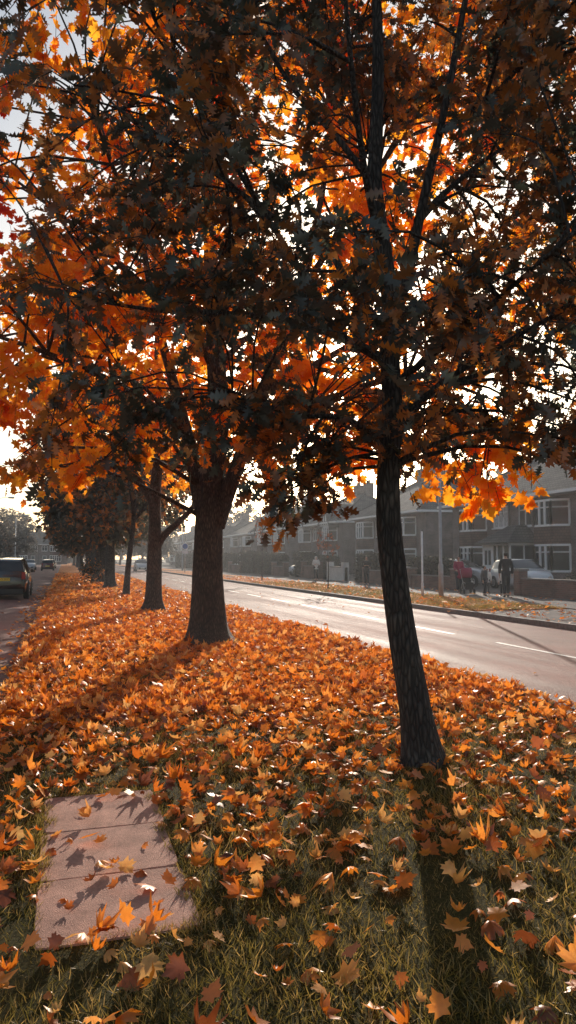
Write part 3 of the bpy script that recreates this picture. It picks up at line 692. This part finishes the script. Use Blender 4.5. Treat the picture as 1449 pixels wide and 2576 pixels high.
        m.poly([q[0],q[1],t2,t1]); m.poly([q[1],q[2],t4,t2]); m.poly([q[3],q[0],t1,t3]); m.poly([t1,t2,t4,t3]); m.poly(q[::-1])
        m.obj('porch_roof',M_roof,P)
        m=MB(); m.box(a-e,b+e,dp+e,dp+e+.03,2.3,2.43); m.obj('porch_fascia',M_dark,P)
    return root
h1=house(26,31.5,porch=True,label='brown brick semi with tile-hung bays and white porch')
h2=house(26,49.5,label='brown brick semi with hipped tiled roof and bay windows')
h3=house(26,66.5,gable=True,label='brick semi with pale timbered gables over the bays')
for i,v in enumerate([84,101.5,119,137,155,174]):
    clone(h2 if i%2 else h3,(26+random.uniform(-.4,.4),v,0),math.pi/2)
h0=clone(h2,(26,13.5,0),math.pi/2)
clone(h3,(1.0,196,0),math.pi,label='pale timbered gabled house closing the end of the road')
clone(h3,(-16,188,0),math.pi,label='pale timbered gabled house closing the end of the road')
clone(h2,(-15,150,0),-math.pi/2); clone(h3,(-15,132,0),-math.pi/2)
# ---------------------------------------------------------------- garden walls and hedges
def gwall(u,v0,v1,h,mat=M_wallbrick,pill=True,lab='low red brick garden wall beside the pavement'):
    root=thing('garden_wall',lab,'wall',(u,(v0+v1)/2,0)); L=(v1-v0)/2
    m=MB(); m.box(-.1,.1,-L,L,0,h); m.obj('brickwork',mat,root)
    m=MB(); m.box(-.14,.14,-L+.42,L-.42,h+.001,h+.06); 
    m.obj('coping',M_kerb,root)
    if pill:
        for s in(-1,1):
            m=MB(); c=s*(L-.2); m.box(-.2,.2,c-.2,c+.2,0,h+.35); p=m.obj('pillar',mat,root)
            MB().box(-.24,.24,c-.24,c+.24,h+.352,h+.43).obj('pillar_cap',M_kerb,p)
    return root
gwall(17.95,18.0,26.2,.65); gwall(17.95,31.0,36.0,.6)
gwall(17.95,38.9,42.2,.75); gwall(17.95,50.5,54.5,.9,M_wallbrick)
gwall(17.95,45.4,48.6,.9,M_render,lab='white rendered garden wall with pillars beside the pavement')
gwall(17.95,59,63,.8); gwall(17.95,75,81,.8); gwall(17.95,90,96,.8)
def hedge(u,v,w,l,h,seed,mat=M_hedge):
    g=np.random.default_rng(seed)
    root=thing('hedge','clipped dark garden hedge behind the pavement','hedge',(u,v,0),0,'garden hedges')
    MB().box(-w*.4,w*.4,-l*.47,l*.47,0,h*.93).obj('hedge_core',M_dark,root)
    n=int(700*(l*h*2+w*h*2+l*w)/2)
    f=g.integers(0,5,n); a=g.uniform(-1,1,n); b=g.uniform(-1,1,n)
    P=np.zeros((n,3))
    P[:,0]=np.where(f<2,np.where(f==0,-1,1),a)*w/2; P[:,1]=np.where((f==2)|(f==3),np.where(f==2,-1,1),np.where(f<2,a,b))*l/2
    P[:,2]=np.where(f==4,1,(b+1)/2)*h
    bulge=.06*np.sin(P[:,1]*3.1+seed)+.05*np.sin(P[:,2]*5+seed)
    P+=g.normal(0,.05,(n,3)); P[:,0]*=1+bulge; P[:,2]*=1+bulge*.5
    V,F,t=scatter(T_quad,P,g.normal(size=(n,3)),g.normal(size=(n,3)),.11*g.uniform(.5,1.3,n),None,g.random(n))
    addobj('hedge_leaves',bulk('hedge_leaves',V,F,mat,t),root)
hedge(18.7,35.0,1.1,3.0,1.5,91); hedge(18.8,43.0,1.0,3.2,1.7,92); hedge(18.8,52.5,1.2,4.6,1.6,93); hedge(18.8,56.5,1.2,2.4,1.9,94)
hedge(18.6,66,1.5,6,1.9,95); hedge(18.6,73,1.5,5,2.1,96); hedge(18.8,86,1.4,6,2.0,97); hedge(18.8,100,1.4,8,2.0,98); hedge(18.8,118,1.5,10,2.2,99)
g=np.random.default_rng(101); n=26000
cx=np.concatenate([g.uniform(-140,160,60),g.uniform(40,70,30)]); cy=np.concatenate([g.uniform(225,300,60),g.uniform(20,230,30)]); cr=g.uniform(5,10,90)
cr[60:]*=.7
idx=g.integers(0,90,n); d=norm(g.normal(size=(n,3)))*(g.random(n)**.35)[:,None]
P=np.stack([cx[idx]+d[:,0]*cr[idx],cy[idx]+d[:,1]*cr[idx],np.abs(cr[idx]*.75+d[:,2]*cr[idx]*.8)],1)
V,F,t=scatter(T_quad,P,g.normal(size=(n,3)),g.normal(size=(n,3)),1.5*g.uniform(.5,1.4,n),None,g.random(n)*.85)
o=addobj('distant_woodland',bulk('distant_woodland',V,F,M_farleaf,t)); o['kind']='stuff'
# ---------------------------------------------------------------- street furniture
def lamp(u,v,h,arm,rot,lab):
    r=thing('street_lamp',lab,'street lamp',(u,v,0),rot,'street lamps along the road')
    MB().tube([(0,0,0),(0,0,1.25),(0,0,1.3),(0,0,h)],[.10,.10,.065,.045],14).obj('post',M_metal,r,True)
    MB().box(-.05,.05,.085,.105,.45,.95).obj('access_door',M_metal,r)
    MB().tube(spline([(0,0,h-.02),(.1,0,h+.25),(arm*.5,0,h+.42),(arm,0,h+.45)],8),.03,8).obj('arm',M_metal,r,True)
    m=MB(); m.tube([(arm-.05,0,h+.45),(arm+.1,0,h+.46),(arm+.5,0,h+.46),(arm+.65,0,h+.45)],[.05,.11,.12,.05],10); m.obj('lamp_head',M_postwhite,r,True)
lamp(14.3,26.0,7.6,1.0,math.pi,'tall grey steel street lamp standing on the far verge')
lamp(14.3,92,7.6,1.0,math.pi,'tall grey steel street lamp standing on the far verge')
lamp(-7,118,7.6,1.2,0,'tall grey steel street lamp beside the service road')
lamp(-7,84,7.6,1.2,0,'tall grey steel street lamp beside the service road')
r=thing('sign_post','slim white post with narrow edge-on panel at its top','sign',(13.9,26.8,0),R(62))
MB().tube([(0,0,0),(0,0,.5),(0,0,.52),(0,0,2.6)],[.055,.055,.04,.04],12).obj('post',M_postwhite,r,True)
MB().poly([(0.03,.045,1.9),(.50,.045,2.05),(.50,.045,2.75),(.03,.045,2.6)]).poly([(0.03,.02,1.9),(.03,.02,2.6),(.50,.02,2.75),(.50,.02,2.05)]).obj('panel',M_postwhite,r)
r=thing('road_sign','small round blue and white road sign on a grey post','sign',(12.4,78,0),0)
MB().tube([(0,0,0),(0,0,3.2)],.04,8).obj('post',M_metal,r,True)
m=MB(); m.tube([(0,-.05,2.8),(0,-.07,2.8)],.36,24); m.obj('sign_plate',M_white,r)
m=MB(); m.tube([(0,-.071,2.8),(0,-.076,2.8)],.29,24); m.obj('sign_face',M_blue,r)
m=MB(); m.box(-.3,.3,-.07,-.05,2.0,2.35); m.obj('sub_plate',M_white,r)
# ---------------------------------------------------------------- cars
def text(s,size,mat,parent,loc,rot):
    cu=bpy.data.curves.new('t','FONT'); cu.body=s; cu.size=size; cu.align_x='CENTER'; cu.align_y='CENTER'; cu.extrude=.001
    ob=bpy.data.objects.new('t',cu); col.objects.link(ob); bpy.context.view_layer.update()
    me=bpy.data.meshes.new_from_object(ob.evaluated_get(bpy.context.evaluated_depsgraph_get()))
    bpy.data.objects.remove(ob); me.materials.clear(); me.materials.append(mat); me.name='registration'
    o=addobj('registration',me,parent); o.location=loc; o.rotation_euler=rot; return o
HATCH=dict(L=3.75,Wd=1.66,belt=.93,top=[(-1.875,.62),(-1.86,.80),(-1.80,.98),(-1.60,1.33),(-1.42,1.43),(-.6,1.49),(.15,1.46),(.5,1.28),(.98,1.0),(1.5,.90),(1.75,.74),(1.875,.52)],gl=(-1.78,-1.52),ws=(.22,.95),side=[(-1.42,-.72),(-.66,.05),(.10,.62)],wx=(-1.2,1.22),wr=.29)
SUV=dict(L=4.6,Wd=1.86,belt=1.02,top=[(-2.3,.62),(-2.29,.85),(-2.24,1.08),(-2.05,1.48),(-1.85,1.58),(-.5,1.64),(.3,1.60),(.7,1.4),(1.15,1.12),(1.9,1.0),(2.2,.82),(2.3,.55)],gl=(-2.22,-1.98),ws=(.4,1.1),side=[(-1.75,-1.0),(-.94,-.05),(0.0,.72)],wx=(-1.42,1.45),wr=.35)
def car(cfg,paint,loc,rot,lab,plate=None,group='cars parked and driving in the street'):
    root=thing('parked_car',lab,'car',loc,rot,group)
    L,Wd,belt=cfg['L'],cfg['Wd'],cfg['belt']; tx=[p[0] for p in cfg['top']]; tz=[p[1] for p in cfg['top']]; zl=.2
    T=lambda x: float(np.interp(x,tx,tz))
    def ring(x):
        w=Wd/2*(1-.13*(abs(x)/(L/2))**5); top=T(x); b=min(belt,top-.10)
        cab=max(0,top-.10-b); tum=.17*min(1,cab/.4)
        return [(0,zl),(w*.9,zl),(w,zl+.14),(w*1.0,(zl+b)/2+.08),(w*.965,b),(w*.955-tum,top-.045),(w*.955-tum-.10,top-.004),(0,top+.012)]
    xs=sorted(set([round(x,3) for x in tx]+[round(x,3) for x in np.linspace(-L/2,L/2,20)]))
    m=MB(); n=8
    for x in xs:
        rg=ring(x)
        m.v+=[(x,y,z) for y,z in rg]+[(x,-y,z) for y,z in rg[1:-1][::-1]]
    k=14
    for i in range(len(xs)-1):
        for j in range(k):
            j2=(j+1)%k; m.f.append((i*k+j,(i+1)*k+j,(i+1)*k+j2,i*k+j2))
    m.f.append(tuple(range(k))); m.f.append(tuple((len(xs)-1)*k+j for j in reversed(range(k))))
    body=m.obj('body',paint,root,True)
    def Sf(x,t,s):
        i=max(0,min(len(xs)-2,int(np.searchsorted(xs,x)-1))); f=(x-xs[i])/(xs[i+1]-xs[i])
        a,b=ring(xs[i]),ring(xs[i+1]); j=min(6,int(t)); u=t-j
        pa=[a[j][q]*(1-u)+a[j+1][q]*u for q in(0,1)]; pb=[b[j][q]*(1-u)+b[j+1][q]*u for q in(0,1)]
        return Vector((x,s*(pa[0]*(1-f)+pb[0]*f),pa[1]*(1-f)+pb[1]*f))
    def patch(m,x0,x1,t0,t1,off=.008,nx=7,nt=5,s=1):
        P=[[Sf(x0+(x1-x0)*i/nx,t0+(t1-t0)*j/nt,s) for j in range(nt+1)] for i in range(nx+1)]
        b=len(m.v)
        for i in range(nx+1):
            for j in range(nt+1):
                du=P[min(i+1,nx)][j]-P[max(i-1,0)][j]; dv=P[i][min(j+1,nt)]-P[i][max(j-1,0)]
                nn=du.cross(dv); 
                if nn.length<1e-9: nn=Vector((0,0,1))
                nn.normalize(); c=P[i][j]-Vector((0,0,.7))
                if nn.dot(c)<0: nn=-nn
                m.v.append(tuple(P[i][j]+nn*off))
        for i in range(nx):
            for j in range(nt): m.f.append((b+i*(nt+1)+j,b+(i+1)*(nt+1)+j,b+(i+1)*(nt+1)+j+1,b+i*(nt+1)+j+1))
    for s in(1,-1):
        for a,b in cfg['side']:
            m=MB(); patch(m,a,b,4.12,4.9,s=s); m.obj('side_window',M_glass,root,True)
        m=MB(); m.box(.62+.1*(L>4),.80+.1*(L>4),min(s*(Wd/2-.02),s*(Wd/2+.14)),max(s*(Wd/2-.02),s*(Wd/2+.14)),belt,belt+.13); mm=m.obj('wing_mirror',paint,root)
        h0=.62 if L<4 else .78
        m=MB(); y=s*(Wd/2-.28); m.tube([(L/2-.20,y,h0+.03),(L/2-.03,y*.96,h0-.03)],[.13,.10],12); m.obj('headlight',M_lightclr,root)
        m=MB(); y=s*(Wd/2-.17); m.box(-L/2-.0,-L/2+.12,y-.07,y+.07,belt-.22,belt+.06); m.obj('tail_light',M_lightred,root)
    m=MB(); patch(m,*cfg['ws'],5.15,7,nx=6); patch(m,*cfg['ws'],5.15,7,nx=6,s=-1); m.obj('windscreen',M_glass,root,True)
    m=MB(); patch(m,*cfg['gl'],5.3,7,nx=4); patch(m,*cfg['gl'],5.3,7,nx=4,s=-1); m.obj('rear_window',M_glass,root,True)
    m=MB(); m.box(-L/2-.03,-L/2+.1,-Wd/2*.8,Wd/2*.8,.24,.42); m.obj('bumper',M_dark,root)
    m=MB(); m.box(L/2-.1,L/2+.02,-Wd/2*.55,Wd/2*.55,.26,.46); m.obj('grille',M_dark,root)
    for x in cfg['wx']:
        for s in(1,-1):
            r=cfg['wr']; y=s*(Wd/2-.09)
            m=MB(); m.tube([(x,s*(Wd/2-.06),r),(x,s*(Wd/2+.006),r)],[r+.055,r+.05],24); m.obj('wheel_arch',M_dark,root)
            m=MB(); m.tube([(x,y-s*.1,r),(x,y-s*.09,r),(x,y+s*.09,r),(x,y+s*.11,r)],[r*.9,r,r,r*.9],24); w=m.obj('wheel',M_tyre,root,True)
            m=MB(); m.tube([(x,y+s*.105,r),(x,y+s*.118,r)],[r*.62,r*.58],20)
            m.obj('rim',M_rim,w)
            m=MB()
            for q in range(5):
                a=q*1.2566+.3; m.tube([(x+math.cos(a)*r*.2,y+s*.121,r+math.sin(a)*r*.2),(x+math.cos(a)*r*.5,y+s*.121,r+math.sin(a)*r*.5)],.018,4)
            m.obj('wheel_slots',M_dark,w)
    zp=.62 if L<4 else .80
    p=MB().box(-L/2-.02,-L/2+.01,-.26,.26,zp-.06,zp+.06).obj('number_plate',M_plate,root)
    p2=MB().box(L/2+.0,L/2+.03,-.26,.26,.36,.47).obj('number_plate',M_platew,root)
    if plate: text(plate,.105,M_ink,p,(-L/2-.024,0,zp),(R(90),0,R(-90)))
    return root
Z=-.115
car(SUV,M_black,(-2.25,33.0,Z),R(90),'black estate car seen from behind with yellow plate at the kerb','ML19 SXO')
c1=car(HATCH,M_whitecar,(21.4,31.0,0),R(-97),'small white hatchback parked on a front drive')
c2=car(HATCH,M_silver,(20.9,35.9,0),R(-60),'silver hatchback parked on a front drive beyond the wall')
car(HATCH,M_redcar,(-2.0,104,Z),R(90),'dark red hatchback on the service road')
car(HATCH,M_silver,(-4.6,112,Z),R(-90),'pale hatchback coming down the service road')
clone(c2,(9.6,96,Z),R(-90),label='silver hatchback driving along the main road')
clone(c2,(-2.0,128,Z),R(90),label='silver hatchback on the service road')
car(SUV,M_black,(21.0,81.5,0),R(180),'dark car parked on a distant drive')
clone(c1,(20.5,60.5,0),R(180),label='white hatchback parked on a front drive')
# ---------------------------------------------------------------- people
def skin(name,V,E,Rd,mat,parent,sub=2):
    me=bpy.data.meshes.new(name); me.from_pydata(V,E,[]); ob=bpy.data.objects.new(name,me); col.objects.link(ob)
    md=ob.modifiers.new('s','SKIN'); md.use_smooth_shade=True
    for i,r in enumerate(Rd):
        sv=me.skin_vertices[0].data[i]; sv.radius=(r,r) if not hasattr(r,'__len__') else r; sv.use_root=(i==0)
    s=ob.modifiers.new('u','SUBSURF'); s.levels=sub; s.render_levels=sub
    bpy.context.view_layer.update()
    m2=bpy.data.meshes.new_from_object(ob.evaluated_get(bpy.context.evaluated_depsgraph_get()))
    bpy.data.objects.remove(ob); m2.name=name; m2.materials.clear(); m2.materials.append(mat)
    for p in m2.polygons: p.use_smooth=True
    return addobj(name,m2,parent)
def person(loc,rot,H,label,coat,legs,hair,longcoat=False,hood=None,stride=.16,arms='down',shoe=M_ink,child=False):
    r=thing('person',label,'person',loc,rot)
    s=H/1.75; k=s
    def J(x,y,z): return (x*s,y*s,z*s)
    hs=1.25 if child else 1.0
    V=[J(0,0,.96),J(0,0,1.12),J(0,0,1.33),J(0,.0,1.47),J(0,.01,1.54),J(0,.025,1.62),J(0,.015,1.70)]
    Rd=[.125,.11,.135,.06,.055,.085*hs,.075*hs]
    E=[(0,1),(1,2),(2,3),(3,4),(4,5),(5,6)]
    def add(p,rad,par): V.append(J(*p)); Rd.append(rad); E.append((par,len(V)-1)); return len(V)-1
    arm={}
    for sd in(-1,1):
        sh=add((sd*.17,0,1.42),.06,2)
        if arms=='push': el=add((sd*.21,.08,1.16),.045,sh); wr=add((sd*.19,.32,1.06),.03,el); pd=Vector((0,1,-.2))
        elif arms=='bent': el=add((sd*.24,-.02,1.14),.045,sh); wr=add((sd*.12,.22,1.15),.03,el); pd=Vector((-sd*.7,.6,.2))
        else: el=add((sd*.235,-.04,1.13),.045,sh); wr=add((sd*.25,.06*sd+.02,.89),.03,el); pd=Vector((0,.15,-1))
        pd.normalize(); base=Vector(V[wr])/s; arm[sd]=(V[sh],V[el],V[wr])
        pm=add(tuple(base+pd*.07),.032,wr)
        side=Vector((0,1,0)) if abs(pd.y)<.6 else Vector((1,0,0))
        for f,(o,l) in enumerate([(-.03,.07),(-.01,.085),(.01,.08),(.03,.062)]):
            a=add(tuple(base+pd*.10+side*o),.0095,pm); b=add(tuple(base+pd*(.10+l*.6)+side*o),.0085,a); add(tuple(base+pd*(.10+l*.9)+side*o+Vector((-sd*.012,0,0))),.007,b)
        a=add(tuple(base+pd*.05+side*.045),.0105,wr); add(tuple(base+pd*.09+side*.06),.009,a)
    leg={}
    for sd in(-1,1):
        st=stride*sd
        hp=add((sd*.09,0,.9),.085,0); kn=add((sd*.095,st*.6+.03,.50),.06,hp); an=add((sd*.095,st-(.05 if st<0 else 0),.09),.042,kn); to=add((sd*.105,st+.13,.035),.032,an)
        leg[sd]=(V[hp],V[kn],V[an],V[to])
    nose=add((0,.11*hs,1.615),.012,5)
    skin('body',V,E,[x*k for x in Rd],M_skin,r)
    cv=[V[0],V[1],V[2],J(0,0,1.46)]; cr=[.15,.14,.165,.085]; ce=[(0,1),(1,2),(2,3)]
    cv.append(J(0,0,.62 if longcoat else .84)); cr.append(.19 if longcoat else .155); ce.append((0,4))
    for sd in(-1,1):
        a,b,c=arm[sd]; n=len(cv); cv+=[a,b,tuple(Vector(c)*.97+Vector(b)*.03)]; cr+=[.082,.066,.052]; ce+=[(2,n),(n,n+1),(n+1,n+2)]
    skin('coat',cv,ce,[x*k for x in cr],coat,r)
    tv=[J(0,0,.93)]; tr=[.135]; te=[]
    for sd in(-1,1):
        h,kn,an,to=leg[sd]; n=len(tv); tv+=[h,kn,tuple(Vector(an)+Vector((0,0,.03*s)))]; tr+=[.1,.075,.06]; te+=[(0,n),(n,n+1),(n+1,n+2)]
    skin('trousers',tv,te,[x*k for x in tr],legs,r)
    for sd in(-1,1):
        h,kn,an,to=leg[sd]; skin('shoe',[tuple(Vector(an)+Vector((0,-.04*s,-.03*s))),tuple(Vector(an)+Vector((0,.03*s,-.035*s))),to],[(0,1),(1,2)],[.045*k,.05*k,.038*k],shoe,r,1)
    if hood: skin('hood',[J(0,-.05,1.48),J(0,-.03,1.62),J(0,-.01,1.72)],[(0,1),(1,2)],[.10*k*hs,.115*k*hs,.08*k*hs],hood,r)
    else: skin('hair',[J(0,-.05,1.50 if longcoat else 1.58),J(0,-.03,1.65),J(0,.02,1.72*1.003)],[(0,1),(1,2)],[.07*k*hs,.095*k*hs,.075*k*hs],hair,r)
    m=MB()
    for sx in(-1,1): m.tube([J(sx*.032,.098*hs,1.635),J(sx*.032,.112*hs,1.635)],[.011*k,.006*k],8)
    m.obj('eyes',M_ink,r)
    m=MB(); m.box(-.025*k,.025*k,.098*hs*k,.106*hs*k,1.573*k,1.582*k); m.obj('mouth',M_magenta,r)
    return r
person((16.4,24.7,.004),R(-22),1.76,'man in dark jacket and trousers walking on the pavement',M_navy,M_navy,M_hair,stride=.13)
person((16.6,28.6,.004),R(165),1.62,'woman in magenta coat pushing a pushchair on the pavement',M_magenta,M_jean,M_hair,longcoat=True,arms='push',stride=.12)
person((16.7,26.5,.004),R(150),1.12,'small child in pale hooded coat walking on the pavement',M_cream,M_grey,M_hairb,hood=M_cream,stride=.1,child=True)
person((16.2,25.9,.004),R(-160),1.22,'child in grey coat walking beside the pushchair',M_grey,M_jean,M_hair,stride=.1,child=True)
person((16.9,25.7,.004),R(-30),1.05,'small child in pale coat walking on the pavement',M_cream,M_navy,M_hairb,stride=.08,child=True)
person((16.4,47.0,.004),R(170),1.68,'person in white hooded coat and dark trousers on the pavement',M_cream,M_navy,M_hair,hood=M_cream,arms='bent',stride=.06)
person((16.2,37.9,.004),R(160),1.66,'person in dark coat standing on the pavement',M_navy,M_navy,M_hair,longcoat=True,arms='bent',stride=.05)
r=thing('pushchair','dark folding pushchair with hood held on the pavement','pushchair',(16.55,27.8,.004),R(165))
m=MB()
for s in(-.2,.2):
    m.tube([(s,-.42,1.03),(s,-.2,.75),(s,.25,.18)],.014,6); m.tube([(s,.02,.55),(s,-.3,.16)],.014,6); m.tube([(s,.05,.5),(s,.4,.45)],.014,6)
m.tube([(-.2,-.42,1.03),(.2,-.42,1.03)],.016,6); m.tube([(-.2,-.3,.16),(.2,-.3,.16)],.012,6); m.obj('frame',M_metal,r,True)
m=MB(); m.box(-.18,.18,-.1,.3,.42,.48); m.poly([(-.18,-.1,.48),(.18,-.1,.48),(.18,-.28,.98),(-.18,-.28,.98)]); m.box(-.16,.16,.28,.36,.18,.44); m.obj('seat',M_navy,r)
m=MB(); m.tube([(-.2,-.12,.88),(-.19,-.12,.88),(.19,-.12,.88),(.2,-.12,.88)],[.16,.22,.22,.16],14); m.obj('hood',M_magenta,r,True)
for s in(-.22,.22):
    for y,z in((.27,.1),(-.3,.12)):
        m=MB(); m.tube([(s-.02,y,z),(s+.02,y,z)],z,16); m.obj('wheel',M_tyre,r)
# ---------------------------------------------------------------- low autumn haze filling the whole street
m,nt,o=newmat('haze')
vs=nd(nt,'ShaderNodeVolumeScatter',{'Color':(0.93,0.96,1,1),'Density':.0010,'Anisotropy':0.4})
nt.links.new(vs.outputs[0],o.inputs['Volume'])
struct('sky_haze',MB().box(-150,200,-40,340,-.6,8.5).mesh('sky_haze',m))
# ---------------------------------------------------------------- light
EL=R(15.5)
AZ=math.atan2(.378,.926)
w=bpy.data.worlds.new('World'); bpy.context.scene.world=w; w.use_nodes=True
nt=w.node_tree; nt.nodes.clear()
sk=nt.nodes.new('ShaderNodeTexSky'); sk.sky_type='NISHITA'; sk.sun_disc=False; sk.sun_elevation=EL; sk.sun_rotation=AZ; sk.dust_density=2.0; sk.air_density=1.2
hs=nt.nodes.new('ShaderNodeHueSaturation'); hs.inputs['Saturation'].default_value=.8
nt.links.new(sk.outputs[0],hs.inputs['Color'])
bg=nt.nodes.new('ShaderNodeBackground'); bg.inputs[1].default_value=.145; nt.links.new(hs.outputs[0],bg.inputs[0])
ow=nt.nodes.new('ShaderNodeOutputWorld'); nt.links.new(bg.outputs[0],ow.inputs[0])
sl=bpy.data.lights.new('sun','SUN'); sl.energy=5.0; sl.angle=R(.5); sl.color=(1,.90,.78)
so=bpy.data.objects.new('sun',sl); col.objects.link(so)
sv=Vector((math.sin(AZ)*math.cos(EL),math.cos(AZ)*math.cos(EL),math.sin(EL)))
so.rotation_euler=sv.to_track_quat('Z','Y').to_euler(); so.location=(10,20,30)
cam=bpy.data.cameras.new('Camera'); co=bpy.data.objects.new('Camera',cam); col.objects.link(co)
cam.sensor_fit='VERTICAL'; cam.sensor_height=36; cam.lens=18/math.tan(R(35)); cam.clip_end=3000; cam.clip_start=.05
co.location=(0,0,1.5); co.rotation_euler=(R(90+3.64),0,-TH)
sc=bpy.context.scene; sc.camera=co
sc.view_settings.view_transform='Standard'; sc.view_settings.look='None'; sc.view_settings.exposure=0
